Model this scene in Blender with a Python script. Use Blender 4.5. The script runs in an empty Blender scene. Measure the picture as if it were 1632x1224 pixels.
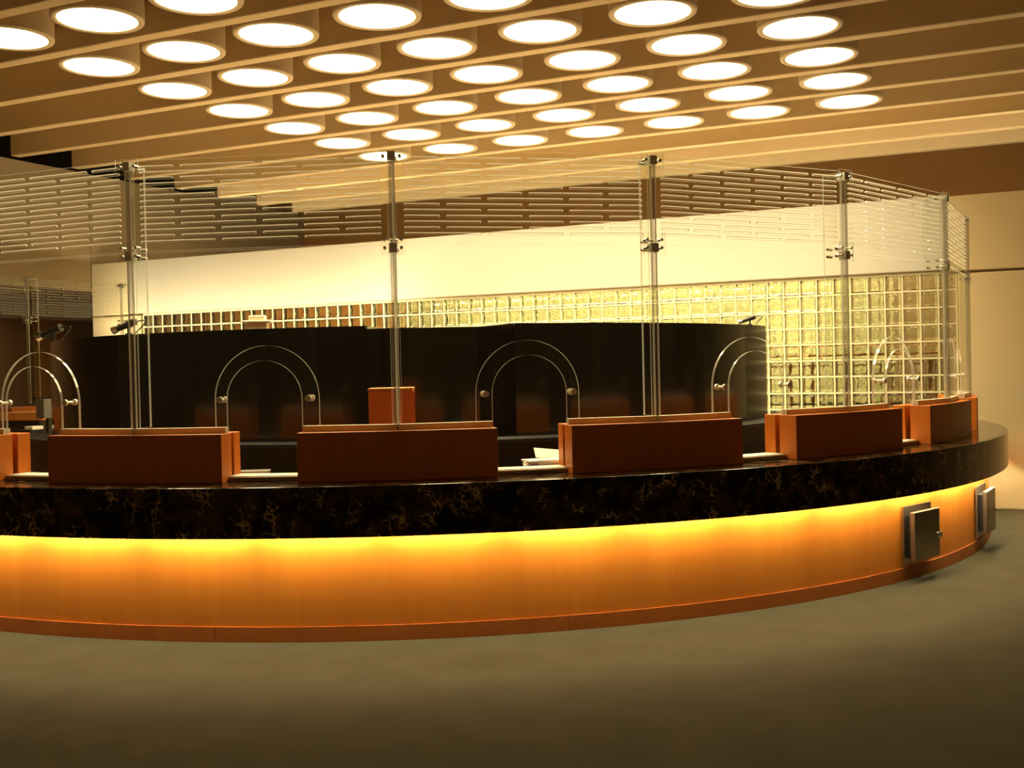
import bpy, bmesh, math, random
from mathutils import Vector, Matrix
random.seed(7)
sc = bpy.context.scene
COL = sc.collection
sin, cos, rad, PI = math.sin, math.cos, math.radians, math.pi

# ------------------------------------------------------------------ camera
EYE = 1.75
cam_d = bpy.data.cameras.new('camera')
cam = bpy.data.objects.new('camera', cam_d)
COL.objects.link(cam)
cam_d.sensor_width = 36.0
cam_d.lens = 1745.3 / 1632.0 * 36.0
cam_d.clip_end = 200
_p, _r = -0.0151, 0.0225
_f = Vector((0, cos(_p), sin(_p))); _u = Vector((0, -sin(_p), cos(_p))); _x = Vector((1, 0, 0))
_right = _x * cos(_r) - _u * sin(_r); _up = _x * sin(_r) + _u * cos(_r)
cam.matrix_world = Matrix(((_right.x, _up.x, -_f.x, 0), (_right.y, _up.y, -_f.y, 0), (_right.z, _up.z, -_f.z, EYE), (0, 0, 0, 1)))
sc.camera = cam

# ------------------------------------------------------------------ world, exposure, light levels
w = bpy.data.worlds.new('world'); sc.world = w; w.use_nodes = True
w.node_tree.nodes['Background'].inputs[0].default_value = (1.0, 0.58, 0.21, 1)
w.node_tree.nodes['Background'].inputs[1].default_value = 0.065
sc.view_settings.view_transform = 'Standard'
sc.view_settings.look = 'None'
sc.view_settings.gamma = 1.0
sc.view_settings.use_curve_mapping = False
sc.view_settings.exposure = 0.65
DISC_L = 6.0         # ceiling drum diffusers
DRUM_W = 13.0        # the downward beam of each drum lamp, watts
UP_W = 8.5          # added unseen uplights inside the ring that wash the white band, watts
COVE_L = 36.0        # cove tubes behind the white band
TUBE_L = 104.0        # lamp tubes under the counter edge
BACK_L = 58.0        # lamp tubes of the room behind the glass blocks
try:
    sc.cycles.caustics_refractive = False
    sc.cycles.caustics_reflective = False
    sc.cycles.sample_clamp_indirect = 6.0
    sc.cycles.transparent_max_bounces = 32
    sc.cycles.max_bounces = 12
    sc.cycles.diffuse_bounces = 4
    sc.cycles.transmission_bounces = 12
except Exception:
    pass

# ------------------------------------------------------------------ frames of the place
# the counter is a ring about C; the building grid runs along T (to the right) and N (away)
C = Vector((-1.0898, 13.4113, 0))
GA = 0.4334
N = Vector((sin(GA), cos(GA), 0)); T = Vector((cos(GA), -sin(GA), 0))
def W(t, d, z): return T * t + N * d + Vector((0, 0, z))
def RING(r, deg, z): a = rad(deg); return Vector((C.x + r * sin(a), C.y - r * cos(a), z))

# ------------------------------------------------------------------ materials
def nt(name):
    m = bpy.data.materials.new(name); m.use_nodes = True
    t = m.node_tree
    for n in list(t.nodes): t.nodes.remove(n)
    o = t.nodes.new('ShaderNodeOutputMaterial')
    return m, t, o
def principled(name, col, rough=0.5, metal=0.0, spec=0.5, noise=None, bump=None, coat=0.0):
    """noise=(scale, amount, stretch) varies the colour; bump=(scale, strength)"""
    m, t, o = nt(name)
    b = t.nodes.new('ShaderNodeBsdfPrincipled')
    b.inputs['Base Color'].default_value = (*col, 1)
    b.inputs['Roughness'].default_value = rough
    b.inputs['Metallic'].default_value = metal
    b.inputs['Specular IOR Level'].default_value = spec
    b.inputs['Coat Weight'].default_value = coat
    t.links.new(b.outputs[0], o.inputs[0])
    if noise or bump:
        tc = t.nodes.new('ShaderNodeTexCoord')
    if noise:
        mp = t.nodes.new('ShaderNodeMapping'); mp.inputs['Scale'].default_value = noise[2]
        nz = t.nodes.new('ShaderNodeTexNoise'); nz.inputs['Scale'].default_value = noise[0]; nz.inputs['Detail'].default_value = 6
        rp = t.nodes.new('ShaderNodeValToRGB')
        lo = tuple(max(0, c * (1 - noise[1])) for c in col); hi = tuple(min(1, c * (1 + noise[1])) for c in col)
        rp.color_ramp.elements[0].position = 0.3; rp.color_ramp.elements[0].color = (*lo, 1)
        rp.color_ramp.elements[1].position = 0.7; rp.color_ramp.elements[1].color = (*hi, 1)
        t.links.new(tc.outputs['Object'], mp.inputs[0]); t.links.new(mp.outputs[0], nz.inputs['Vector'])
        t.links.new(nz.outputs['Fac'], rp.inputs[0]); t.links.new(rp.outputs[0], b.inputs['Base Color'])
    if bump:
        nb = t.nodes.new('ShaderNodeTexNoise'); nb.inputs['Scale'].default_value = bump[0]; nb.inputs['Detail'].default_value = 4
        bm_ = t.nodes.new('ShaderNodeBump'); bm_.inputs['Strength'].default_value = bump[1]; bm_.inputs['Distance'].default_value = 0.01
        t.links.new(tc.outputs['Object'], nb.inputs['Vector']); t.links.new(nb.outputs['Fac'], bm_.inputs['Height'])
        t.links.new(bm_.outputs[0], b.inputs['Normal'])
    return m
def emit(name, col, strength):
    m, t, o = nt(name)
    e = t.nodes.new('ShaderNodeEmission'); e.inputs[0].default_value = (*col, 1); e.inputs[1].default_value = strength
    t.links.new(e.outputs[0], o.inputs[0]); return m
def clear_glass(name, tint=(0.97, 0.98, 0.95), refl=0.6):
    m, t, o = nt(name)
    a = t.nodes.new('ShaderNodeBsdfTransparent'); a.inputs[0].default_value = (*tint, 1)
    g = t.nodes.new('ShaderNodeBsdfGlossy'); g.inputs['Roughness'].default_value = 0.0
    # Schlick reflectance on outward faces only (the sheet itself is not refracted)
    lw = t.nodes.new('ShaderNodeLayerWeight'); lw.inputs[0].default_value = 0.5
    pw = t.nodes.new('ShaderNodeMath'); pw.operation = 'POWER'; pw.inputs[1].default_value = 5.0
    ma = t.nodes.new('ShaderNodeMath'); ma.operation = 'MULTIPLY_ADD'; ma.inputs[1].default_value = 0.6; ma.inputs[2].default_value = 0.035 * refl
    ge = t.nodes.new('ShaderNodeNewGeometry')
    iv = t.nodes.new('ShaderNodeMath'); iv.operation = 'SUBTRACT'; iv.inputs[0].default_value = 1.0
    mu = t.nodes.new('ShaderNodeMath'); mu.operation = 'MULTIPLY'
    mx = t.nodes.new('ShaderNodeMixShader')
    t.links.new(lw.outputs['Facing'], pw.inputs[0]); t.links.new(pw.outputs[0], ma.inputs[0])
    t.links.new(ge.outputs['Backfacing'], iv.inputs[1]); t.links.new(iv.outputs[0], mu.inputs[1])
    t.links.new(ma.outputs[0], mu.inputs[0]); t.links.new(mu.outputs[0], mx.inputs[0])
    t.links.new(a.outputs[0], mx.inputs[1]); t.links.new(g.outputs[0], mx.inputs[2]); t.links.new(mx.outputs[0], o.inputs[0])
    return m
def clear_tube(name):
    m, t, o = nt(name)
    a = t.nodes.new('ShaderNodeBsdfTransparent'); a.inputs[0].default_value = (0.80, 0.79, 0.74, 1)
    g = t.nodes.new('ShaderNodeBsdfGlossy'); g.inputs['Roughness'].default_value = 0.06; g.inputs[0].default_value = (0.95, 0.92, 0.85, 1)
    d = t.nodes.new('ShaderNodeBsdfDiffuse'); d.inputs[0].default_value = (0.75, 0.70, 0.58, 1)
    lw = t.nodes.new('ShaderNodeLayerWeight'); lw.inputs[0].default_value = 0.5
    ma = t.nodes.new('ShaderNodeMath'); ma.operation = 'MULTIPLY_ADD'; ma.inputs[1].default_value = 0.62; ma.inputs[2].default_value = 0.10
    m1 = t.nodes.new('ShaderNodeMixShader'); m1.inputs[0].default_value = 0.30
    mx = t.nodes.new('ShaderNodeMixShader')
    L = t.links.new
    L(lw.outputs['Facing'], ma.inputs[0]); L(ma.outputs[0], mx.inputs[0]); L(a.outputs[0], mx.inputs[1])
    L(g.outputs[0], m1.inputs[1]); L(d.outputs[0], m1.inputs[2]); L(m1.outputs[0], mx.inputs[2]); L(mx.outputs[0], o.inputs[0])
    return m
def edge_glass(name, col=(0.9, 0.88, 0.78), clear=0.45):
    m, t, o = nt(name)
    a = t.nodes.new('ShaderNodeBsdfTransparent'); a.inputs[0].default_value = (0.9, 0.9, 0.85, 1)
    d = t.nodes.new('ShaderNodeBsdfDiffuse'); d.inputs[0].default_value = (*col, 1)
    tr = t.nodes.new('ShaderNodeBsdfTranslucent'); tr.inputs[0].default_value = (*col, 1)
    g = t.nodes.new('ShaderNodeBsdfGlossy'); g.inputs['Roughness'].default_value = 0.12
    m1 = t.nodes.new('ShaderNodeMixShader'); m1.inputs[0].default_value = 0.5
    m2 = t.nodes.new('ShaderNodeMixShader'); m2.inputs[0].default_value = 0.35
    m3 = t.nodes.new('ShaderNodeMixShader'); m3.inputs[0].default_value = 1 - clear
    t.links.new(d.outputs[0], m1.inputs[1]); t.links.new(tr.outputs[0], m1.inputs[2])
    t.links.new(m1.outputs[0], m2.inputs[1]); t.links.new(g.outputs[0], m2.inputs[2])
    t.links.new(a.outputs[0], m3.inputs[1]); t.links.new(m2.outputs[0], m3.inputs[2]); t.links.new(m3.outputs[0], o.inputs[0])
    return m
def wood(name, dark, light, rough=0.35, scale=9.0):
    """vertical-grained veneer"""
    m, t, o = nt(name)
    b = t.nodes.new('ShaderNodeBsdfPrincipled'); b.inputs['Roughness'].default_value = rough
    tc = t.nodes.new('ShaderNodeTexCoord')
    mp = t.nodes.new('ShaderNodeMapping'); mp.inputs['Scale'].default_value = (1, 1, 0.06)
    nz = t.nodes.new('ShaderNodeTexNoise'); nz.inputs['Scale'].default_value = scale; nz.inputs['Detail'].default_value = 8; nz.inputs['Roughness'].default_value = 0.65
    rp = t.nodes.new('ShaderNodeValToRGB')
    rp.color_ramp.elements[0].position = 0.32; rp.color_ramp.elements[0].color = (*dark, 1)
    rp.color_ramp.elements[1].position = 0.68; rp.color_ramp.elements[1].color = (*light, 1)
    t.links.new(tc.outputs['Object'], mp.inputs[0]); t.links.new(mp.outputs[0], nz.inputs['Vector'])
    t.links.new(nz.outputs['Fac'], rp.inputs[0]); t.links.new(rp.outputs[0], b.inputs['Base Color']); t.links.new(b.outputs[0], o.inputs[0])
    return m
def marble(name):
    m, t, o = nt(name)
    b = t.nodes.new('ShaderNodeBsdfPrincipled'); b.inputs['Roughness'].default_value = 0.12
    tc = t.nodes.new('ShaderNodeTexCoord')
    wn = t.nodes.new('ShaderNodeTexNoise'); wn.inputs['Scale'].default_value = 9.0; wn.inputs['Detail'].default_value = 6
    mx = t.nodes.new('ShaderNodeMix'); mx.data_type = 'VECTOR'; mx.inputs[0].default_value = 0.22
    v = t.nodes.new('ShaderNodeTexVoronoi'); v.feature = 'DISTANCE_TO_EDGE'; v.inputs['Scale'].default_value = 11.0
    r1 = t.nodes.new('ShaderNodeValToRGB')
    r1.color_ramp.elements[0].position = 0.0; r1.color_ramp.elements[0].color = (1, 1, 1, 1)
    r1.color_ramp.elements[1].position = 0.07; r1.color_ramp.elements[1].color = (0, 0, 0, 1)
    n2 = t.nodes.new('ShaderNodeTexNoise'); n2.inputs['Scale'].default_value = 6.0; n2.inputs['Detail'].default_value = 7
    r2 = t.nodes.new('ShaderNodeValToRGB')
    r2.color_ramp.elements[0].position = 0.50; r2.color_ramp.elements[0].color = (0, 0, 0, 1)
    r2.color_ramp.elements[1].position = 0.62; r2.color_ramp.elements[1].color = (1, 1, 1, 1)
    mu = t.nodes.new('ShaderNodeMath'); mu.operation = 'MULTIPLY'
    n3 = t.nodes.new('ShaderNodeTexNoise'); n3.inputs['Scale'].default_value = 9.0; n3.inputs['Detail'].default_value = 8
    r3 = t.nodes.new('ShaderNodeValToRGB')
    r3.color_ramp.elements[0].position = 0.42; r3.color_ramp.elements[0].color = (0.0045, 0.003, 0.002, 1)
    r3.color_ramp.elements[1].position = 0.72; r3.color_ramp.elements[1].color = (0.085, 0.040, 0.016, 1)
    mc = t.nodes.new('ShaderNodeMix'); mc.data_type = 'RGBA'; mc.inputs[7].default_value = (0.50, 0.34, 0.16, 1)
    L = t.links.new
    L(tc.outputs['Object'], wn.inputs['Vector']); L(tc.outputs['Object'], mx.inputs[4]); L(wn.outputs['Color'], mx.inputs[5])
    L(mx.outputs[1], v.inputs['Vector']); L(v.outputs['Distance'], r1.inputs[0])
    L(tc.outputs['Object'], n2.inputs['Vector']); L(n2.outputs['Fac'], r2.inputs[0])
    L(r1.outputs[0], mu.inputs[0]); L(r2.outputs[0], mu.inputs[1])
    L(tc.outputs['Object'], n3.inputs['Vector']); L(n3.outputs['Fac'], r3.inputs[0])
    L(mu.outputs[0], mc.inputs[0]); L(r3.outputs[0], mc.inputs[6]); L(mc.outputs[2], b.inputs['Base Color']); L(b.outputs[0], o.inputs[0])
    return m
def block_glass(name):
    m, t, o = nt(name)
    g = t.nodes.new('ShaderNodeBsdfGlass'); g.inputs['Color'].default_value = (0.985, 0.98, 0.93, 1)
    g.inputs['Roughness'].default_value = 0.02; g.inputs['IOR'].default_value = 1.45
    tc = t.nodes.new('ShaderNodeTexCoord')
    ob = t.nodes.new('ShaderNodeObjectInfo')
    ad = t.nodes.new('ShaderNodeVectorMath'); ad.operation = 'ADD'
    n = t.nodes.new('ShaderNodeTexNoise'); n.inputs['Scale'].default_value = 16.0; n.inputs['Detail'].default_value = 1.5
    bp = t.nodes.new('ShaderNodeBump'); bp.inputs['Strength'].default_value = 0.55; bp.inputs['Distance'].default_value = 0.02
    L = t.links.new
    L(tc.outputs['Object'], ad.inputs[0]); L(ob.outputs['Location'], ad.inputs[1]); L(ad.outputs[0], n.inputs['Vector'])
    L(n.outputs['Fac'], bp.inputs['Height']); L(bp.outputs[0], g.inputs['Normal']); L(g.outputs[0], o.inputs[0])
    return m

M = {}
M['carpet'] = principled('carpet_pile', (0.074, 0.070, 0.044), 0.95, spec=0.1, noise=(3.0, 0.10, (1, 1, 1)), bump=(260, 0.5))
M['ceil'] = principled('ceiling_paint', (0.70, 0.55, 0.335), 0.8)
M['slab'] = principled('ceiling_slab_paint', (0.58, 0.47, 0.31), 0.9)  # slab above the beams, a darker tan than theirs
M['white'] = principled('cream_wall_paint', (0.60, 0.575, 0.55), 0.7, noise=(0.8, 0.02, (1, 1, 1)))
M['beige'] = principled('beige_wall_paint', (0.66, 0.54, 0.31), 0.75, noise=(0.8, 0.02, (1, 1, 1)))
M['cream'] = principled('cream_side_paint', (0.64, 0.56, 0.40), 0.75)
M['inner'] = principled('pale_bounce_floor', (0.70, 0.61, 0.46), 0.6)  # kept pale to bounce lamp light up to the ceiling
M['core'] = principled('wall_joint', (0.35, 0.28, 0.17), 0.9)
M['bulk'] = principled('tan_wall_paint', (0.42, 0.32, 0.19), 0.8, noise=(0.5, 0.03, (1, 1, 1)))
M['brown'] = principled('brown_wall_paint', (0.54, 0.27, 0.085), 0.85, noise=(0.6, 0.06, (1, 1, 1)))
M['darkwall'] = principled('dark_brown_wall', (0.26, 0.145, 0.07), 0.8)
M['black'] = principled('black_void_paint', (0.01, 0.008, 0.006), 0.9)
M['drum'] = principled('drum_paint', (0.64, 0.52, 0.34), 0.7)
M['disc'] = emit('lit_diffuser', (1.0, 0.79, 0.45), DISC_L)
M['veneer'] = wood('orange_veneer', (0.56, 0.170, 0.012), (0.63, 0.207, 0.017), 0.5, 7)
M['kick'] = wood('red_brown_kickboard', (0.40, 0.105, 0.014), (0.47, 0.135, 0.018), 0.5, 5)
M['box'] = wood('cherry_block_wood', (0.52, 0.130, 0.011), (0.60, 0.165, 0.016), 0.42, 12)
M['marble'] = marble('dark_emperador_marble')
M['steel'] = principled('brushed_steel', (0.30, 0.26, 0.205), 0.32, 1.0, noise=(40, 0.10, (0.05, 0.05, 1)))
M['chrome'] = principled('chrome', (0.86, 0.84, 0.80), 0.08, 1.0)
M['ptube'] = clear_tube('clear_post_tube')
M['satin'] = principled('satin_nickel', (0.85, 0.80, 0.68), 0.35, 0.3)
M['alu'] = principled('pale_aluminium', (0.74, 0.66, 0.50), 0.45, 0.15)
M['bronze'] = principled('dark_bronze', (0.26, 0.17, 0.09), 0.45, 0.5)
M['sillm'] = principled('satin_sill_metal', (0.85, 0.80, 0.68), 0.45, 0.2)
M['glass'] = clear_glass('clear_acrylic')
M['edge'] = edge_glass('polished_acrylic_edge')
M['slot'] = edge_glass('cut_slot_edge', (1.0, 0.95, 0.82), 0.12)
M['gloss'] = principled('dark_gloss_laminate', (0.004, 0.0026, 0.0015), 0.14, spec=0.5)
M['desk'] = principled('black_desk_laminate', (0.004, 0.0042, 0.0036), 0.5)
M['blk'] = principled('black_plastic', (0.015, 0.013, 0.012), 0.35)
M['offwhite'] = principled('off_white_plastic', (0.78, 0.70, 0.52), 0.5)
M['grey'] = principled('grey_plastic', (0.13, 0.12, 0.10), 0.6)
M['paper'] = principled('white_paper', (0.86, 0.82, 0.72), 0.8)
M['purple'] = principled('dull_purple_paper', (0.16, 0.09, 0.11), 0.7)
M['film'] = principled('clear_wrapped_paper', (0.42, 0.40, 0.34), 0.18)
M['lens'] = principled('lens_glass', (0.02, 0.02, 0.03), 0.05)
M['cove'] = emit('cove_tube_glow', (1.0, 0.79, 0.45), COVE_L)
M['tube'] = emit('warm_tube_glow', (1.0, 0.84, 0.48), TUBE_L)
M['backtube'] = emit('greenish_tube_glow', (1.0, 0.87, 0.46), BACK_L)
M['mortar'] = principled('pale_mortar', (0.80, 0.73, 0.52), 0.7)
M['block'] = block_glass('wavy_glass_block')
M['backpaint'] = principled('pale_yellow_glow_zone_paint', (0.70, 0.66, 0.42), 0.8, noise=(2.6, 0.55, (1, 1, 1)))
M['deskwood'] = wood('amber_desk_wood', (0.55, 0.22, 0.04), (0.68, 0.30, 0.07), 0.4, 8)

# ------------------------------------------------------------------ mesh helpers
class MB:
    def __init__(self): self.v = []; self.f = []; self.m = []; self.s = []
    def add(self, vs, fs, mi=0, smooth=False):
        o = len(self.v); self.v += [tuple(x) for x in vs]
        for q in fs: self.f.append(tuple(i + o for i in q)); self.m.append(mi); self.s.append(smooth)
        return self
    def box(self, x0, x1, y0, y1, z0, z1, mi=0):
        vs = [(x, y, z) for z in (z0, z1) for y in (y0, y1) for x in (x0, x1)]
        return self.add(vs, [(0, 2, 3, 1), (4, 5, 7, 6), (0, 1, 5, 4), (2, 6, 7, 3), (0, 4, 6, 2), (1, 3, 7, 5)], mi)
    def wbox(self, t0, t1, d0, d1, z0, z1, mi=0):      # box on the building grid, world coordinates
        vs = [W(t, d, z) for z in (z0, z1) for d in (d0, d1) for t in (t0, t1)]
        return self.add(vs, [(0, 2, 3, 1), (4, 5, 7, 6), (0, 1, 5, 4), (2, 6, 7, 3), (0, 4, 6, 2), (1, 3, 7, 5)], mi)
    def arcbox(self, r0, r1, a0, a1, z0, z1, n, mi=0, org=None):   # curved box about the ring centre
        o = org or Vector((0, 0, 0)); vs = []; fs = []
        for i in range(n + 1):
            a = a0 + (a1 - a0) * i / n
            for r, z in ((r0, z0), (r1, z0), (r1, z1), (r0, z1)): vs.append(RING(r, a, z) - o)
        for i in range(n):
            b = i * 4; c = b + 4
            for j in range(4): k = (j + 1) % 4; fs.append((b + j, b + k, c + k, c + j))
        fs.append((0, 3, 2, 1)); e = n * 4; fs.append((e, e + 1, e + 2, e + 3))
        return self.add(vs, fs, mi)
    def cyl(self, p0, p1, r, n=16, mi=0, r1=None, caps=True, smooth=True):
        p0 = Vector(p0); p1 = Vector(p1); ax = (p1 - p0).normalized()
        a = ax.orthogonal().normalized(); b = ax.cross(a); r1 = r if r1 is None else r1; vs = []
        for p, rr in ((p0, r), (p1, r1)):
            for i in range(n): q = 2 * PI * i / n; vs.append(p + (a * cos(q) + b * sin(q)) * rr)
        self.add(vs, [(i, (i + 1) % n, n + (i + 1) % n, n + i) for i in range(n)], mi, smooth)
        if caps: self.add(vs, [tuple(range(n - 1, -1, -1)), tuple(range(n, 2 * n))], mi)
        return self
    def tubepath(self, pts, r, n=8, mi=0):
        for i in range(len(pts) - 1): self.cyl(pts[i], pts[i + 1], r, n, mi)
        return self
    def prism(self, poly, y0, y1, mi=0, mi_side=None):   # polygon in x,z extruded along y (fan-safe only if convex)
        n = len(poly); vs = [(x, y0, z) for x, z in poly] + [(x, y1, z) for x, z in poly]
        self.add(vs, [tuple(range(n)), tuple(range(2 * n - 1, n - 1, -1))], mi)
        self.add(vs, [(i, i + n, (i + 1) % n + n, (i + 1) % n) for i in range(n)], mi if mi_side is None else mi_side)
        return self
    def mesh(self, name, mats):
        me = bpy.data.meshes.new(name); me.from_pydata(self.v, [], self.f)
        for m in (mats if isinstance(mats, (list, tuple)) else [mats]): me.materials.append(M[m] if isinstance(m, str) else m)
        for p, mi, s in zip(me.polygons, self.m, self.s): p.material_index = mi; p.use_smooth = s
        me.update()
        bm = bmesh.new(); bm.from_mesh(me); bmesh.ops.recalc_face_normals(bm, faces=bm.faces); bm.to_mesh(me); bm.free()
        return me
def link(name, me, parent=None, loc=None, rz=None):
    o = bpy.data.objects.new(name, me); COL.objects.link(o)
    if parent is not None: o.parent = parent
    if loc is not None: o.location = loc
    if rz is not None: o.rotation_euler = (0, 0, rz)
    return o
def tag(o, label=None, cat=None, group=None, kind=None):
    if label: o['label'] = label
    if cat: o['category'] = cat
    if group: o['group'] = group
    if kind: o['kind'] = kind
    return o
def root(name, loc, rz, label, cat, group=None, kind=None):
    return tag(link(name, None, None, loc, rz), label, cat, group, kind)
def bevel(o, wdt=0.004, seg=2):
    b = o.modifiers.new('bevel', 'BEVEL'); b.width = wdt; b.segments = seg; b.limit_method = 'ANGLE'; b.angle_limit = rad(40)
    return o
ORD = ['first', 'second', 'third', 'fourth', 'fifth', 'sixth', 'seventh', 'eighth', 'ninth']

# ================================================================== THE SETTING
tag(link('floor', MB().wbox(-22, 14, -6, 24, -0.12, 0.0).mesh('floor', 'carpet')), 'dark grey-green carpeted floor of the banking hall', 'floor', kind='structure')

fi = MB(); fi.add([(C.x, C.y, 0.006)] + [tuple(RING(6.2, -133 + 216 * q / 90, 0.006)) for q in range(91)], [(0, q + 1, q + 2) for q in range(90)] + [(0, 91, 1)])
fi.add([(C.x, C.y, 0.001)] + [tuple(RING(6.2, -133 + 216 * q / 90, 0.001)) for q in range(91)], [(0, q + 2, q + 1) for q in range(90)] + [(0, 1, 91)])
tag(link('floor_inner_bounce', fi.mesh('floor_inner_bounce', 'inner')), 'floor inside the counter ring, made pale to bounce light, hidden by the counter', 'floor', kind='structure')  # unseen pale disc added to throw light back up at the beams

# back wall (white) with the long opening of glass blocks
DW = 13.71
wb = root('wall_back', (0, 0, 0), 0, 'long cream wall with a white band above the glass blocks', 'wall', kind='structure')
def wpan(t0, t1, z0, z1, mat='beige', d0=DW, d1=DW + 0.05):
    o = link('wall_panel', MB().wbox(t0, t1, d0, d1, z0, z1).mesh('wall_panel', mat), wb); bevel(o, 0.012, 2); return o
wpan(-14.05, -13.262, 2.765, 3.635, 'cream'); wpan(-13.248, -0.735, 2.772, 3.635, 'white'); wpan(-0.712, 9.0, 2.752, 3.622)
wpan(-14.05, -13.0, 0.0, 2.738, 'cream'); wpan(-0.62, 9.0, 0.0, 2.722)
c = MB(); c.wbox(-14.05, 9.0, DW + 0.05, DW + 0.25, 2.762, 3.60); c.wbox(-14.05, -13.0, DW + 0.05, DW + 0.25, 0, 2.762); c.wbox(-0.62, 9.0, DW + 0.05, DW + 0.25, 0, 2.762)
link('wall_core', c.mesh('wall_core', 'core'), wb)

# left bulkhead wall, hanging over the far side passage
wl = root('wall_left', (0, 0, 0), 0, 'tan bulkhead wall high at the left under the ceiling', 'wall', kind='structure')
link('bulkhead', MB().wbox(-14.3, -14.05, 4.0, 13.70, 3.19, 5.14).mesh('bulkhead', 'bulk'), wl)
link('bulkhead', MB().wbox(-14.3, -14.06, 13.72, 19.8, 3.19, 5.14).mesh('bulkhead', 'bulk'), wl)
link('bulkhead', MB().wbox(-14.3, -14.07, 13.96, 19.8, 0.0, 3.185).mesh('bulkhead', 'bulk'), wl)
wp = root('wall_passage', (0, 0, 0), 0, 'brown wall of the passage beyond the counter at the left', 'wall', kind='structure')
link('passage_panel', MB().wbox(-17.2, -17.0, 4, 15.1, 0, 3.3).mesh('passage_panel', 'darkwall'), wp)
link('passage_panel', MB().wbox(-17.2, -17.0, 15.1, 15.9, 0, 3.3).mesh('passage_panel', 'brown'), wp)
link('passage_panel', MB().wbox(-17.2, -17.0, 15.9, 20, 0, 3.3).mesh('passage_panel', 'bulk'), wp)
link('passage_ceiling', MB().wbox(-17.2, -14.3, 4, 20, 3.25, 3.4).mesh('passage_ceiling', 'brown'), wp)

pl_ = bpy.data.lights.new('passage_fill_lamp', 'AREA'); pl_.shape = 'RECTANGLE'; pl_.size = 1.0; pl_.size_y = 4.0; pl_.energy = 34; pl_.color = (1.0, 0.72, 0.36)  # unseen ceiling lamp added to brighten the passage wall
pr_ = root('passage_fill', W(-15.6, 11.5, 3.22), -GA, 'added unseen light panel brightening the passage behind the bulkhead', 'ceiling light')
link('light_panel', MB().box(-0.55, 0.55, -2.05, 2.05, 0.005, 0.028).mesh('light_panel', 'offwhite'), pr_)
lo = bpy.data.objects.new('lamp_beam', pl_); COL.objects.link(lo); lo.parent = pr_

tag(link('wall_far', MB().wbox(-15, 14, 19.8, 20.0, 0, 6.0).mesh('wall_far', 'brown')), 'plain brown wall far behind, above the white wall', 'wall', kind='structure')
wr = root('wall_backroom', (0, 0, 0), 0, 'back room wall with its lit stretch painted pale, seen through the glass blocks', 'wall', kind='structure')
link('backroom_panel', MB().wbox(-9.6, -1.62, 16.2, 16.35, 0, 3.3).mesh('backroom_panel', 'backpaint'), wr)  # pale middle and brown ends paint the extent of the lamp glow
link('backroom_panel', MB().wbox(-13.9, -9.6, 16.2, 16.35, 0, 3.3).mesh('backroom_panel', 'brown'), wr)
link('backroom_panel', MB().wbox(-1.62, 3.0, 16.2, 16.35, 0, 3.3).mesh('backroom_panel', 'bulk'), wr)

# ceiling: slab and downstand beams
BZ = 4.608
ce = root('ceiling', (0, 0, 0), 0, 'tan ceiling of parallel downstand beams', 'ceiling', kind='structure')
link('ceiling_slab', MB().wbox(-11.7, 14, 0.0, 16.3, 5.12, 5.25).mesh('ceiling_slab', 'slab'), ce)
link('ceiling_void', MB().wbox(-17.5, 14, 0.0, 20.0, 5.95, 6.05).mesh('ceiling_void', 'black'), ce)
for k in range(-3, 13):
    d = 13.14 - k
    o = link('beam', MB().wbox(-11.7, 14, d - 0.02, d + 0.12, BZ + 0.0, 5.119).mesh('beam', 'ceil'), ce); bevel(o, 0.012, 2)

# glass block screen
GW = 0.199; GT0 = -12.981; GZ1 = 2.743; NC = 62; NR = 13
gw = root('window_1', (0, 0, 0), 0, 'long wall of square glass blocks under the white band', 'glass block wall', kind='structure')
hb = 0.0885
inner = []
def block_mb(mb, ox, oz):   # cushion-faced block in grid coordinates (t, d, z)
    n = 5; ys = (0.0, 0.085)
    def face(y, sgn):
        vs = []; fs = []
        for j in range(n):
            for i in range(n):
                u = -1 + 2 * i / (n - 1); v = -1 + 2 * j / (n - 1)
                dd = 0.010 * (1 - u ** 4) * (1 - v ** 4)
                vs.append((ox + hb * u, y + sgn * dd, oz + hb * v))
        for j in range(n - 1):
            for i in range(n - 1): a = j * n + i; fs.append((a, a + 1, a + n + 1, a + n))
        return vs, fs
    f1, q1 = face(ys[0], 1); f2, q2 = face(ys[1], -1)
    ring = [i for i in range(n)] + [n * (k + 1) - 1 for k in range(1, n)] + [n * n - 1 - k for k in range(1, n)] + [n * (n - 1 - k) for k in range(1, n - 1)]
    mb.add(f1 + f2, q1 + [tuple(x + n * n for x in q) for q in q2], 0, True)
    o = len(mb.v) - 2 * n * n
    inner.append(len(mb.f) + len(ring))
    for k in range(len(ring)):
        a, b = ring[k], ring[(k + 1) % len(ring)]
        mb.f.append((o + a, o + b, o + b + n * n, o + a + n * n)); mb.m.append(0); mb.s.append(False)
    h = hb - 0.014; mb.box(ox - h, ox + h, 0.024, 0.061, oz - h, oz + h)      # the air cavity
bmesh_block = MB(); block_mb(bmesh_block, 0, 0); bme = bmesh_block.mesh('glass_block', 'block')
def flip_cavities(me, starts):
    bm = bmesh.new(); bm.from_mesh(me); bm.faces.ensure_lookup_table()
    bmesh.ops.reverse_faces(bm, faces=[bm.faces[q + e] for q in starts for e in range(6)]); bm.to_mesh(me); bm.free()
flip_cavities(bme, inner[:1]); inner.clear()
rest = MB(); nblk = 0
for ci in range(NC):
    for ri in range(NR):
        tx = GT0 + GW * (ci + 0.5); z = GZ1 - GW * (ri + 0.5)
        seen = ri < (8 if tx > -3.1 else (3 if tx > -11.5 else 2))
        if seen:
            o = link('glass_block', bme, gw, W(tx, DW + 0.05, z), -GA); nblk += 1
        else: block_mb(rest, tx, z)
rest.v = [tuple(W(x, DW + 0.05 + y, z)) for x, y, z in rest.v]
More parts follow.
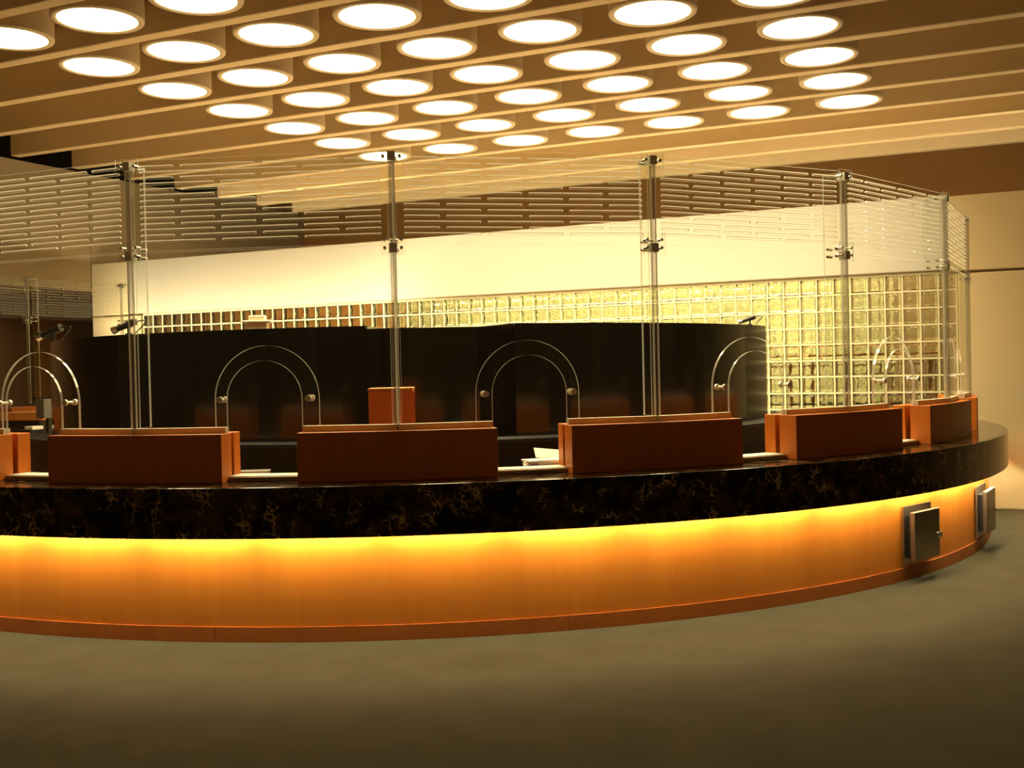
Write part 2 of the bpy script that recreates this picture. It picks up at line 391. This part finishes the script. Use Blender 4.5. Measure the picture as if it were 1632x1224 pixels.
rme = rest.mesh('lower_glass_blocks', 'block'); flip_cavities(rme, inner)
tag(link('lower_glass_blocks', rme, gw), kind='stuff')
mo = MB()
for ci in range(NC + 1): tx = GT0 + GW * ci; mo.wbox(tx - 0.0105, tx + 0.0105, DW + 0.046, DW + 0.138, GZ1 - GW * NR, GZ1)
for ri in range(NR + 1): z = GZ1 - GW * ri; mo.wbox(GT0, GT0 + GW * NC, DW + 0.045, DW + 0.139, z - 0.0105, z + 0.0105)
mo.wbox(GT0, GT0 + GW * NC, DW + 0.05, DW + 0.14, 0.0, GZ1 - GW * NR); mo.wbox(GT0, GT0 + GW * NC, DW + 0.05, DW + 0.14, GZ1 + 0.006, 2.765)
link('mortar_grid', mo.mesh('mortar_grid', 'mortar'), gw)

# lamps and furniture of the room behind the glass blocks
for i in range(5):
    tc_ = -7.9 + i * 1.25
    r_ = root('back_room_lamp', W(tc_, 15.45, 3.0), -GA, 'bright tube lamp behind the glass blocks', 'lamp', 'tube lamps of the back room')
    link('lamp_tube', MB().cyl((-0.55, 0, 0), (0.55, 0, 0), 0.03, 12).mesh('lamp_tube', 'backtube'), r_)
    link('lamp_bracket', MB().box(-0.6, 0.6, -0.30, 0.30, 0.06, 0.08).box(-0.6, -0.56, -0.02, 0.05, -0.04, 0.04).box(0.56, 0.6, -0.02, 0.05, -0.04, 0.04).box(-0.02, 0.02, 0.3005, 0.745, 0.06, 0.08).mesh('lamp_bracket', 'offwhite'), r_)  # wide top plate is a hood added to keep light off the ceiling
for i in range(7):
    r_ = root('cove_lamp', W(-12.2 + i * 2.0, 14.62, 3.50), -GA, 'tube lamp hidden in the cove behind the white band', 'lamp', 'cove tubes behind the white band')
    link('lamp_tube', MB().cyl((-0.85, 0, 0), (0.85, 0, 0), 0.03, 10).mesh('lamp_tube', 'cove'), r_)
    link('lamp_bracket', MB().box(-0.9, 0.9, -0.65, -0.60, -0.10, -0.05).box(-0.9, -0.86, -0.60, 0.03, -0.10, 0.03).box(0.86, 0.9, -0.60, 0.03, -0.10, 0.03).mesh('lamp_bracket', 'offwhite'), r_)
fr = root('desk_rail', W(-1.6, 14.3, 0), -GA, 'amber wooden rail on posts behind the right glass blocks', 'furniture')
link('rail_top', MB().box(-1.4, 0.85, -0.05, 0.25, 1.72, 1.79).mesh('rail_top', 'deskwood'), fr)
for x in (-1.1, -0.75, -0.33, 0.1, 0.62): link('post', MB().box(x - 0.035, x + 0.035, 0.0, 0.1, 0, 1.72).mesh('post', 'deskwood'), fr)
link('rail_base', MB().box(-1.4, 0.85, 0.0, 0.2, 0.85, 1.18).mesh('rail_base', 'grey'), fr)

# ================================================================== CEILING DRUM LIGHTS
O = Vector((3.8006, 12.1734, 0))
hm = MB(); n = 40; RO, RI = 0.36, 0.307
hm.cyl((0, 0, 0.012), (0, 0, 0.512), RO, n, caps=False)
housing = hm.mesh('drum_housing', 'drum')
rm = MB(); vs = []; prof = [(RO, 0.012), (RO - 0.006, 0.0), (RI + 0.008, 0.0), (RI, 0.010), (RI, 0.035)]
for i in range(n):
    for r_, z in prof: a = 2 * PI * i / n; vs.append((r_ * cos(a), r_ * sin(a), z))
k = len(prof); rm.add(vs, [(i * k + j, i * k + j + 1, ((i + 1) % n) * k + j + 1, ((i + 1) % n) * k + j) for i in range(n) for j in range(k - 1)], 0, True)
rim = rm.mesh('drum_rim', 'drum')
dm = MB(); vs = [(RI * cos(2 * PI * i / n), RI * sin(2 * PI * i / n), 0.006) for i in range(n)] + [(0.6 * RI * cos(2 * PI * i / n), 0.6 * RI * sin(2 * PI * i / n), -0.014) for i in range(n)] + [(0, 0, -0.018)]
dm.add(vs, [(i, (i + 1) % n, n + (i + 1) % n, n + i) for i in range(n)] + [(n + i, n + (i + 1) % n, 2 * n) for i in range(n)], 0, True)
diff = dm.mesh('diffuser', 'disc')
drum_lamp = bpy.data.lights.new('drum_lamp', 'AREA'); drum_lamp.shape = 'DISK'; drum_lamp.size = 0.58; drum_lamp.energy = DRUM_W; drum_lamp.color = (1.0, 0.79, 0.45); drum_lamp.spread = rad(116)
seen_cols = {0: range(7), 1: range(7), 2: range(7), 3: range(7), 4: range(7), 5: range(2, 7), 6: range(4, 7)}
for i in range(7):
    cols = list(seen_cols[i])
    for j in cols:
        p = O - N * i - T * j
        r_ = root('drum_light', (p.x, p.y, BZ - 0.004), -GA, '%s lit drum light from the right in the %s row from the white wall' % (ORD[j - cols[0]], ORD[i]), 'ceiling light', 'round drum lights between the ceiling beams')
        link('drum_housing', housing, r_); link('drum_rim', rim, r_); link('diffuser', diff, r_)
        lo = bpy.data.objects.new('lamp_beam', drum_lamp); COL.objects.link(lo); lo.parent = r_; lo.location = (0, 0, -0.045)

# ================================================================== COUNTER
R, R2, ZT, ZB, ZK = 6.3386, 6.5201, 1.0255, 0.699, 0.1
A0, A1 = -130.0, 82.5
tcn = root('teller_counter', RING(R, 0, 0), 0, 'long curved wooden counter front glowing orange under the marble', 'counter')
org = RING(R, 0, 0)
a = -113.0
while a < A1 - 0.5:
    b = min(a + 21.0, A1)
    link('veneer_panel', MB().arcbox(R - 0.03, R, a + 0.002, b - 0.002, ZK, 0.985, 16, org=org).mesh('veneer_panel', 'veneer'), tcn)
    o = link('kickboard', MB().arcbox(R - 0.02, R + 0.012, a + 0.012, b - 0.012, 0.0, ZK, 16, org=org).mesh('kickboard', 'kick'), tcn)
    a = b
link('counter_core', MB().arcbox(R - 0.12, R - 0.031, A0, A1, 0.0, 0.985, 100, org=org).mesh('counter_core', 'kick'), tcn)

mt = root('marble_countertop', RING(R2, 0, 0.7), 0, 'dark brown veined marble counter top with deep curved front', 'countertop')
og = RING(R2, 0, 0.7)
link('top_slab', MB().arcbox(5.60, R2 - 0.036, A0, A1, 0.986, ZT, 110, org=og).mesh('top_slab', 'marble'), mt)
bevel(link('front_fascia', MB().arcbox(R2 - 0.035, R2, A0, A1, ZB, ZT, 110, org=og).mesh('front_fascia', 'marble'), mt), 0.005, 2)

# lamp tubes hidden behind the marble front
tb = MB().cyl((-0.36, 0, 0), (0.36, 0, 0), 0.011, 10).mesh('lamp_tube', 'tube')
br = MB().box(-0.385, 0.385, -0.012, 0.012, 0.016, 0.04).box(-0.385, -0.362, -0.012, 0.012, -0.05, 0.0155).box(0.362, 0.385, -0.012, 0.012, -0.05, 0.0155).mesh('lamp_holder', 'offwhite')
a = -38.2
while a < 80:
    p = RING(6.420, a, 0.738)
    r_ = root('counter_tube_lamp', p, rad(a), 'slim warm tube lamp hidden under the marble counter edge', 'lamp', 'tube lamps under the marble edge')
    link('lamp_tube', tb, r_); link('lamp_holder', br, r_)
    a += 7.3

# wooden blocks, rails, posts, panels
POST = [-30.5, -13.75, 3.03, 19.78, 36.5, 53.3, 70.0]
RP = 6.17; HB = 6.05; ZBX = 1.352
PL = ['leftmost, cut by the frame edge', 'at the far left', 'left of the middle', 'right of the middle', 'at the right, before the glass block wall', 'second from the right end', 'at the right end']
BLK = ['cut off by the left edge of the photo', 'widest at the left, with a lit right end', 'in front of the small wooden cabinet', 'right of the white paper stack', 'fourth from the left, before the glass blocks', 'narrow, second from the right end', 'mostly hidden at the far right end']
for i, th in enumerate(POST):
    # the block: front half and rear half with a groove for the arched glass between them
    r_ = root('counter_block', RING(6.25, th, ZT), 0, 'cherry wood block on the marble counter, ' + BLK[i], 'counter block', 'wooden blocks on the marble counter')
    og = RING(6.25, th, ZT)
    bevel(link('front_half', MB().arcbox(6.076, 6.25, th - HB, th + HB, ZT, ZBX, 12, org=og).mesh('front_half', 'box'), r_), 0.004, 2)
    bevel(link('rear_half', MB().arcbox(5.92, 6.034, th - HB, th + HB, ZT, ZBX, 12, org=og).mesh('rear_half', 'box'), r_), 0.004, 2)
    rl = MB()
    for s in (-1, 1):
        a0_, a1_ = (th - HB + 0.25, th) if s < 0 else (th, th + HB - 0.25)
        # straight rail pieces following the glass chord
        mid = th + s * 8.375
        rot = Matrix.Rotation(rad(mid), 3, 'Z'); cpt = RING(RP * cos(rad(8.375)), mid, 0)
        half = RP * sin(rad(8.375)); x0, x1 = (-half + 0.003, -0.262) if s > 0 else (0.262, half - 0.003)
        vs = [rot @ Vector((x, y, z)) + cpt - og for z in (ZBX + 0.0005, ZBX + 0.04) for y in (-0.03, 0.03) for x in (x0, x1)]
        rl.add(vs, [(0, 2, 3, 1), (4, 5, 7, 6), (0, 1, 5, 4), (2, 6, 7, 3), (0, 4, 6, 2), (1, 3, 7, 5)])
    link('glazing_rail', rl.mesh('glazing_rail', 'alu'), r_)

def slot_panel():
    """upper acrylic panel with staggered cut slots; local x along the chord, origin at the panel's foot centre"""
    mb = MB(); wd = 0.868; z0, z1 = 0.0, 0.612; th = 0.007; sh = 0.0052; pitch = 0.0388; zt = 0.565
    rows = [zt - pitch * k for k in range(14)]
    A = [(-0.82, -0.59), (-0.537, -0.027), (0.027, 0.537), (0.59, 0.82)]; B = [(-0.82, -0.31), (-0.257, 0.257), (0.31, 0.82)]
    def quad(xa, xb, za, zb):
        if xb - xa < 1e-6 or zb - za < 1e-6: return
        mb.add([(xa, -th, za), (xb, -th, za), (xb, -th, zb), (xa, -th, zb)], [(0, 1, 2, 3)])
        mb.add([(xa, th, za), (xb, th, za), (xb, th, zb), (xa, th, zb)], [(3, 2, 1, 0)])
    zc = z1
    for k, zr in enumerate(rows):
        sl = A if k % 2 == 0 else B
        quad(-wd, wd, zr + sh, zc)
        xs = -wd
        for xa, xb in sl:
            quad(xs, xa, zr - sh, zr + sh); xs = xb
            e = 0.0035   # chamfered slot ends
            ring = [(xa + e, zr - sh), (xb - e, zr - sh), (xb, zr - sh + e), (xb, zr + sh - e), (xb - e, zr + sh), (xa + e, zr + sh), (xa, zr + sh - e), (xa, zr - sh + e)]
            vs = [(x, -th, z) for x, z in ring] + [(x, th, z) for x, z in ring]; m_ = len(ring)
            mb.add(vs, [(q, (q + 1) % m_, m_ + (q + 1) % m_, m_ + q) for q in range(m_)], 1)
            yb = -th - 0.0006                      # ground bevel round the slot
            outer = [(x + (0.004 if x > (xa + xb) / 2 else -0.004), z + (0.0052 if z > zr else -0.002)) for x, z in ring]
            vs = [(x, yb, z) for x, z in ring] + [(x, yb, z) for x, z in outer]
            mb.add(vs, [(q, (q + 1) % m_, m_ + (q + 1) % m_, m_ + q) for q in range(m_)], 1)
        quad(xs, wd, zr - sh, zr + sh)
        zc = zr - sh
    quad(-wd, wd, z0, zc)
    c_ = [(-wd, z0), (wd, z0), (wd, z1), (-wd, z1)]
    vs = [(x, -th, z) for x, z in c_] + [(x, th, z) for x, z in c_]
    mb.add(vs, [(q, (q + 1) % 4, 4 + (q + 1) % 4, 4 + q) for q in range(4)], 2)
    me = bpy.data.meshes.new('slotted_glass'); me.from_pydata(mb.v, [], mb.f)
    for m_ in ('glass', 'slot', 'edge'): me.materials.append(M[m_])
    for p, mi in zip(me.polygons, mb.m): p.material_index = mi
    return me
def arch_panel(wd, hw, zs, zbot, ztop, th, solid):
    """acrylic sheet; solid=False: full panel with an arched opening; solid=True: an arch-shaped sheet"""
    mb = MB(); n_ = 32
    arc = [(-hw * cos(PI * q / n_), zs + hw * sin(PI * q / n_)) for q in range(n_ + 1)]
    def quad4(p):
        mb.add([(x, -th, z) for x, z in p], [(0, 1, 2, 3)]); mb.add([(x, th, z) for x, z in p], [(3, 2, 1, 0)])
    if not solid:
        quad4([(-wd, zbot), (-hw, zbot), (-hw, ztop), (-wd, ztop)]); quad4([(hw, zbot), (wd, zbot), (wd, ztop), (hw, ztop)])
        for q in range(n_): quad4([arc[q], arc[q + 1], (arc[q + 1][0], ztop), (arc[q][0], ztop)])
        edge = [(-hw, zbot)] + arc + [(hw, zbot)]
        out = [(hw, zbot), (wd, zbot), (wd, ztop), (-wd, ztop), (-wd, zbot), (-hw, zbot)]
    else:
        for q in range(n_): quad4([(arc[q][0], zbot), (arc[q + 1][0], zbot), arc[q + 1], arc[q]])
        edge = [(-hw, zbot)] + arc + [(hw, zbot)]; out = [(hw, zbot), (-hw, zbot)]
    for line, mi in ((edge, 1), (out, 1)):
        for q in range(len(line) - 1):
            (xa, za), (xb, zb) = line[q], line[q + 1]
            mb.add([(xa, -th, za), (xb, -th, zb), (xb, th, zb), (xa, th, za)], [(0, 1, 2, 3)], mi, True)
    me = bpy.data.meshes.new('arched_glass'); me.from_pydata(mb.v, [], mb.f)
    for m_ in ('glass', 'edge'): me.materials.append(M[m_])
    for p, mi, s_ in zip(me.polygons, mb.m, mb.s): p.material_index = mi; p.use_smooth = s_
    return me
slot_me = slot_panel()
ZL = ZBX + 0.012
low_me = arch_panel(0.868, 0.258, 1.575 - ZL, 0.0, 2.578 - ZL, 0.010, False)
shield_me = arch_panel(0, 0.36, 1.575 - 1.066, 0.0, 0, 0.011, True)
bolt = MB().cyl((0, -0.018, 0), (0, 0.075, 0), 0.010, 12).cyl((0, -0.026, 0), (0, -0.012, 0), 0.022, 16, r1=0.022).cyl((0, 0.06, 0), (0, 0.078, 0), 0.022, 16).mesh('standoff_bolt', 'satin')
RM = RP * cos(rad(8.375))
ARCHN = ['leftmost, cut by the photo edge', 'left of the middle post', 'over the white papers', 'at the end of the dark partition', 'before the glass blocks', 'at the far right end']
for i in range(len(POST) - 1):
    th = (POST[i] + POST[i + 1]) / 2
    b_ = RING(RM, th, 0)
    r_ = root('lower_glass_panel', (b_.x, b_.y, ZL), rad(th), 'tall clear teller screen with arched opening, ' + ARCHN[i], 'glass panel', 'lower clear panels of the teller screen')
    link('arched_glass', low_me, r_)
    r_ = root('slotted_glass_panel', (b_.x, b_.y, 2.590), rad(th), 'clear slotted upper panel above the arch ' + ARCHN[i], 'glass panel', 'slotted upper panels of the teller screen')
    link('slotted_glass', slot_me, r_)
    s_ = RING(6.047, th, 0)
    r_ = root('arch_shield', (s_.x, s_.y, 1.066), rad(th), 'arched clear speech shield on two bolts, ' + ARCHN[i], 'glass shield', 'arched speech shields')
    link('shield_glass', shield_me, r_)
    for sx in (-1, 1): link('standoff_bolt', bolt, r_, (sx * 0.304, -(RM - 6.047), 1.575 - 1.066))
    # sill between two blocks
    a0_, a1_ = POST[i] + HB + 0.03, POST[i + 1] - HB - 0.03; og = RING(6.1, th, ZT)
    r_ = root('transaction_sill', og, 0, 'low satin metal sill on the marble below the arch ' + ARCHN[i], 'sill', 'metal sills between the wooden blocks')
    bevel(link('sill_front', MB().arcbox(6.125, 6.15, a0_, a1_, ZT, 1.058, 6, org=og).mesh('sill_front', 'bronze'), r_), 0.003)
    bevel(link('sill_top', MB().arcbox(5.95, 6.124, a0_, a1_, ZT, 1.064, 6, org=og).mesh('sill_top', 'sillm'), r_), 0.003)

# posts with glass fin, top and middle clamps
post_me = MB().cyl((0, -0.010, 0), (0, -0.010, 1.79), 0.0215, 20).mesh('post_tube', 'ptube')
fin = MB(); fin.box(-0.007, 0.007, 0.014, 0.185, 0.0, 1.80)
fin_me = bpy.data.meshes.new('glass_fin'); fin_me.from_pydata(fin.v, [], fin.f); fin_me.materials.append(M['glass']); fin_me.materials.append(M['edge'])
for p in fin_me.polygons: p.material_index = 0 if abs(p.normal.x) > 0.5 else 1
boltm = MB().cyl((0, -0.032, 0), (0, 0.02, 0), 0.011, 12).mesh('clamp_bolt', 'chrome')
cap_me = MB().box(-0.026, 0.026, -0.037, -0.030, -0.03, 0.03).box(-0.026, -0.020, -0.034, 0.03, -0.03, 0.03).box(0.020, 0.026, -0.034, 0.03, -0.03, 0.03).mesh('clamp_cap', 'satin')
def plate_mesh(s):
    mb = MB(); mb.box(-0.085, 0.085, -0.026, -0.018, -0.05 * s, 0.05 * s)
    me = bpy.data.meshes.new('clamp_plate'); me.from_pydata(mb.v, [], mb.f); me.materials.append(M['glass']); me.materials.append(M['edge'])
    for p in me.polygons: p.material_index = 0 if abs(p.normal.y) > 0.5 else 1
    return me
pl1, pl2 = plate_mesh(1.0), plate_mesh(1.5)
def make_post(th, label, group, full=True):
    b_ = RING(RP, th, 0)
    r_ = root('screen_post', (b_.x, b_.y, ZBX + 0.042), rad(th), label, 'post', group)
    link('post_tube', post_me, r_); link('glass_fin', fin_me, r_)
    z_top = 3.16 - ZBX - 0.042; z_mid = 2.584 - ZBX - 0.042
    for zz, pl, offs in ((z_top, pl1, (0.0,)), (z_mid, pl2, (-0.028, 0.028))):
        c1 = link('clamp_plate', pl, r_, (0, 0, zz))
        for dz in offs:
            link('clamp_cap', cap_me, r_, (0, 0, zz + dz * 1.0)) if dz <= 0 else None
            for sx in (-0.055, 0.055): link('clamp_bolt', boltm, r_, (sx, 0, zz + dz))
            for sy in (0.06, 0.14):
                o = link('clamp_bolt', boltm, r_, (0.0, sy, zz + dz)); o.rotation_euler = (0, 0, PI / 2)
    return r_
for i, th in enumerate(POST):
    make_post(th, 'slim chrome post with glass fin and clamps, ' + PL[i], 'chrome posts of the teller screen')
# far side of the ring, seen at the left edge
FAR = [-94.9, -110.7, -126.5]
for i, th in enumerate(FAR[1:]):
    make_post(th, 'distant chrome post on the far side of the ring, ' + ['near the left edge', 'beside the white wall'][i], 'chrome posts on the far side')
for i in range(2):
    th = (FAR[i] + FAR[i + 1]) / 2; s_ = (FAR[i] - FAR[i + 1]) / 16.75
    b_ = RING(RM, th, 0)
    r_ = root('slotted_glass_panel', (b_.x, b_.y, 2.590), rad(th), 'distant slotted clear panel at the far left, ' + ['cut by the photo edge', 'next to the white wall'][i], 'glass panel', 'slotted panels on the far side')
    link('slotted_glass', slot_me, r_); r_.scale = (s_, 1, 1)
for i, th in enumerate(FAR):
    og = RING(6.25, th, ZT)
    r_ = root('counter_block', og, 0, 'distant wooden block on the far side of the ring, ' + ['outermost', 'beside the dark monitor', 'by the white wall'][i], 'counter block', 'wooden blocks on the far side')
    link('front_half', MB().arcbox(6.062, 6.25, th - HB, th + HB, ZT, ZBX, 8, org=og).mesh('front_half', 'box'), r_)
    link('rear_half', MB().arcbox(5.92, 6.034, th - HB, th + HB, ZT, ZBX, 8, org=og).mesh('rear_half', 'box'), r_)

# ================================================================== INSIDE THE RING
ZP = 2.128
pt = root('curved_partition', RING(4.2, 5, 0), 0, 'tall curved glossy black partition inside the counter ring', 'partition')
og = RING(4.2, 5, 0)
def arcpanel(r0, r1, a0, a1, n_): return link('partition_panel', MB().arcbox(r0, r1, a0, a1, 0.0, ZP, n_, org=og).mesh('partition_panel', 'gloss'), pt)
arcpanel(4.15, 4.20, -66.0, -1.75, 44); arcpanel(4.15, 4.20, 15.5, 64.5, 36); arcpanel(3.50, 3.55, -1.6, 13.3, 14)
def sidewall(pa, pb):
    pa = Vector(pa); pb = Vector(pb); dd = (pb - pa).normalized(); nn = Vector((-dd.y, dd.x, 0)) * 0.02
    vs = [p + s_ * nn + Vector((0, 0, z)) - og for z in (0, ZP) for p in (pa, pb) for s_ in (-1, 1)]
    return link('recess_side', MB().add(vs, [(0, 1, 3, 2), (4, 6, 7, 5), (0, 2, 6, 4), (1, 5, 7, 3), (0, 4, 5, 1), (2, 3, 7, 6)]).mesh('recess_side', 'gloss'), pt)
sidewall(RING(4.15, -1.95, 0), RING(3.53, -1.5, 0)); sidewall(RING(4.15, 15.7, 0), RING(3.53, 13.2, 0))
bc = root('back_counter', RING(4.55, 5, 0), 0, 'low black counter running along the foot of the partition', 'counter')
og2 = RING(4.55, 5, 0)
link('counter_body', MB().arcbox(4.21, 4.50, -64, 63, 0.0, 1.13, 60, org=og2).mesh('counter_body', 'desk'), bc)
bevel(link('counter_top', MB().arcbox(4.21, 4.55, -64.2, 63.2, 1.131, 1.165, 60, org=og2).mesh('counter_top', 'desk'), bc), 0.004)
td = root('teller_desk', RING(5.5, 5, 0), 0, 'black teller desk running along the inside of the counter', 'desk')
og3 = RING(5.5, 5, 0)
link('desk_top', MB().arcbox(5.05, 5.90, -45, 80, 0.90, 0.94, 60, org=og3).mesh('desk_top', 'desk'), td)
link('desk_front', MB().arcbox(5.08, 5.12, -45, 80, 0.0, 0.899, 60, org=og3).mesh('desk_front', 'desk'), td)

def ringroot(name, r, th, z, label, cat, group=None, rot=0.0):
    return root(name, RING(r, th, z), rad(th + rot), label, cat, group)
cb = ringroot('wooden_cabinet', 5.0, 1.9, 0.9405, 'small reddish wooden cabinet with open right end behind the screen', 'cabinet')
bevel(link('cabinet_body', MB().box(-0.165, 0.085, -0.16, 0.16, 0, 0.66).mesh('cabinet_body', 'box'), cb), 0.004)
link('open_end', MB().box(0.0855, 0.165, -0.16, -0.145, 0, 0.66).box(0.0855, 0.165, 0.145, 0.16, 0, 0.66).box(0.0855, 0.165, -0.1445, 0.1445, 0.645, 0.66).box(0.0855, 0.165, -0.1445, 0.1445, 0, 0.015).mesh('open_end', 'box'), cb)
bevel(link('cabinet_top', MB().box(-0.17, 0.168, -0.165, 0.165, 0.661, 0.675).mesh('cabinet_top', 'deskwood'), cb), 0.003)

# spotlight-like cameras on the partition rim
def camera_unit(th, label, aim, s=1.0):
    r_ = ringroot('security_camera', 4.175, th, ZP, label, 'camera', 'small cameras on the partition', aim)
    link('stand', MB().cyl((0, 0, 0), (0, 0, 0.07 * s), 0.012 * s, 10).cyl((0, 0, 0), (0, 0, 0.012), 0.03 * s, 14).mesh('stand', 'blk'), r_)
    bd = link('camera_body', MB().cyl((-0.11 * s, 0, 0.055 * s), (0.07 * s, 0, 0.115 * s), 0.028 * s, 16).cyl((-0.02 * s, 0, 0.085 * s), (0.075 * s, 0, 0.117 * s), 0.034 * s, 16).mesh('camera_body', 'blk'), r_)
    link('lens_hood', MB().cyl((-0.155 * s, 0, 0.04 * s), (-0.108 * s, 0, 0.056 * s), 0.036 * s, 16, r1=0.030 * s).mesh('lens_hood', 'chrome'), bd)
    pts = [(0.07 * s + 0.10 * s * sin(PI * q / 12), 0.0, 0.115 * s - 0.10 * s * (q / 12) + 0.05 * s * sin(PI * q / 12)) for q in range(13)]
    link('cable', MB().tubepath(pts, 0.006 * s, 6).mesh('cable', 'blk'), r_)
camera_unit(-62.5, 'black camera with looped cable at the left end of the partition', 47, 1.25)
camera_unit(-35.0, 'black camera on the partition behind the left chrome post', 25, 1.0)
camera_unit(57.8, 'tiny dark camera tilted on the right part of the partition', -70, 0.72)
wd_ = ringroot('alarm_box', 4.175, -14.9, ZP, 'small cream box with wide cap on top of the partition', 'box', rot=14)
link('box_base', MB().box(-0.085, 0.085, -0.05, 0.05, 0, 0.05).mesh('box_base', 'offwhite'), wd_)
bevel(link('box_cap', MB().box(-0.125, 0.125, -0.07, 0.07, 0.051, 0.072).mesh('box_cap', 'offwhite'), wd_), 0.008)
bevel(link('box_top', MB().box(-0.07, 0.07, -0.045, 0.045, 0.0725, 0.115).mesh('box_top', 'offwhite'), wd_), 0.01)

# unseen uplights added behind the partition to brighten the white band
up_fill = bpy.data.lights.new('up_fill', 'AREA'); up_fill.shape = 'RECTANGLE'; up_fill.size = 1.05; up_fill.size_y = 0.12; up_fill.energy = UP_W; up_fill.color = (1.0, 0.79, 0.45); up_fill.spread = rad(62)
for i, tt in enumerate((-13.2, -12.0, -10.8, -9.6, -8.4)):
    r_ = root('added_uplight', W(tt, 12.3, 0.006), -GA, 'added unseen uplight behind the partition, brightening the white band', 'lamp', 'added uplights behind the partition')
    link('uplight_base', MB().box(-0.2, 0.2, -0.12, 0.12, 0, 0.02).box(-0.02, 0.02, -0.02, 0.02, 0.02, 1.40).mesh('uplight_base', 'blk'), r_)
    link('uplight_trough', MB().box(-0.57, 0.57, -0.10, 0.10, 1.401, 1.44).mesh('uplight_trough', 'blk'), r_)
    lo = bpy.data.objects.new('lamp_beam', up_fill); COL.objects.link(lo); lo.parent = r_; lo.location = (0, 0, 1.50); lo.rotation_euler = (rad(180 - 48), 0, 0)

# papers behind the sill
pp = ringroot('paper_stack', 5.78, 13.1, ZT, 'untidy stack of white papers behind the sill', 'papers', rot=-4)
rn = random.Random(3)
for q in range(6):
    o = link('paper_sheet', MB().box(-0.13, 0.13, -0.09, 0.09, 0, 0.010).mesh('paper_sheet', 'paper'), pp, (rn.uniform(-.02, .02), rn.uniform(-.015, .015), 0.001 + q * 0.0112)); o.rotation_euler = (0, 0, rn.uniform(-.25, .25))
o = link('leaning_sheet', MB().box(-0.09, 0.10, 0, 0.004, 0, 0.10).mesh('leaning_sheet', 'paper'), pp, (0.03, 0.03, 0.072)); o.rotation_euler = (-0.9, 0.12, 0.1)
o = link('folded_leaflet', MB().prism([(-0.075, 0), (0.06, 0), (0.05, 0.05), (-0.01, 0.04)], -0.04, 0.03).mesh('folded_leaflet', 'purple'), pp, (-0.12, -0.08, 0.002))
fl = ringroot('wrapped_sheets', 5.75, -7.7, ZT, 'small pile of shiny wrapped sheets behind the left sill', 'papers')
for q in range(3):
    o = link('wrapped_sheet', MB().box(-0.11, 0.11, -0.08, 0.08, 0, 0.011).mesh('wrapped_sheet', 'film'), fl, (0.01 * q, 0.01 * q, 0.001 + q * 0.0125)); o.rotation_euler = (0, 0, 0.12 * q)

# far left inside: shelf frame, monitor, small machine on a wooden desk board
sf = root('wooden_shelf_frame', W(-9.95, 9.55, 0), -GA + 0.35, 'slim amber wooden shelf frame beside the partition end', 'shelf')
link('upright', MB().box(-0.11, -0.07, -0.15, 0.15, 0, 1.50).mesh('upright', 'deskwood'), sf)
link('upright', MB().box(0.21, 0.25, -0.15, 0.15, 0, 1.50).mesh('upright', 'deskwood'), sf)
for z in (1.18, 1.501): link('shelf_board', MB().box(-0.069 if z < 1.5 else -0.11, 0.209 if z < 1.5 else 0.25, -0.15, 0.15, z, z + 0.03).mesh('shelf_board', 'deskwood'), sf)
link('back_board', MB().box(-0.069, 0.209, 0.12, 0.14, 0, 1.179).box(-0.069, 0.209, 0.12, 0.14, 1.2105, 1.50).mesh('back_board', 'darkwall'), sf)
dk = root('side_desk', RING(5.10, -108, 0), rad(-108), 'amber wooden desk edge at the far left inside the ring', 'desk')
bevel(link('desk_board', MB().box(-1.2, 1.2, -0.30, 0.45, 1.22, 1.32).mesh('desk_board', 'deskwood'), dk), 0.005)
link('desk_side', MB().box(-1.15, 1.15, -0.25, 0.35, 0, 1.219).mesh('desk_side', 'desk'), dk)
mn = root('desk_monitor', W(-10.55, 9.6, 0), -GA - 0.2, 'grey monitor seen from the side at the far left', 'monitor')
link('pedestal', MB().box(-0.12, 0.12, -0.15, 0.15, 0, 1.05).mesh('pedestal', 'desk'), mn)
bevel(link('monitor_body', MB().box(-0.085, 0.085, -0.14, 0.14, 1.27, 1.50).mesh('monitor_body', 'grey'), mn), 0.008)
link('monitor_foot', MB().box(-0.03, 0.03, -0.05, 0.05, 1.051, 1.269).mesh('monitor_foot', 'blk'), mn)
pr = root('receipt_printer', W(-10.5, 9.28, 0), -GA, 'small dark printer with white lid below the grey monitor', 'printer')
link('printer_stand', MB().box(-0.12, 0.12, -0.12, 0.12, 0, 1.03).mesh('printer_stand', 'desk'), pr)
bevel(link('printer_body', MB().box(-0.11, 0.09, -0.1, 0.1, 1.031, 1.15).mesh('printer_body', 'blk'), pr), 0.01)
bevel(link('printer_lid', MB().box(-0.04, 0.09, -0.08, 0.08, 1.151, 1.19).mesh('printer_lid', 'paper'), pr), 0.006)

# steel boxes on the wooden front
def steel_box(th, label):
    r_ = root('steel_box', RING(R, th, 0.13), rad(th), label, 'steel box', 'steel boxes on the counter front')
    link('back_plate', MB().box(-0.225, 0.225, -0.022, -0.006, 0.0, 0.455).mesh('back_plate', 'steel'), r_)
    link('spacer', MB().box(-0.15, 0.15, -0.060, -0.0225, 0.05, 0.38).mesh('spacer', 'blk'), r_)
    bevel(link('cover', MB().box(-0.205, 0.205, -0.105, -0.0605, 0.03, 0.415).mesh('cover', 'steel'), r_), 0.006)
    bevel(link('lever_handle', MB().box(0.08, 0.15, -0.145, -0.1055, 0.215, 0.232).box(0.08, 0.15, -0.155, -0.1455, 0.19, 0.232).mesh('lever_handle', 'chrome'), r_), 0.003)
steel_box(42.6, 'brushed steel box with lever handle on the orange wooden front')
steel_box(57.3, 'farther steel box at the right end of the wooden front')
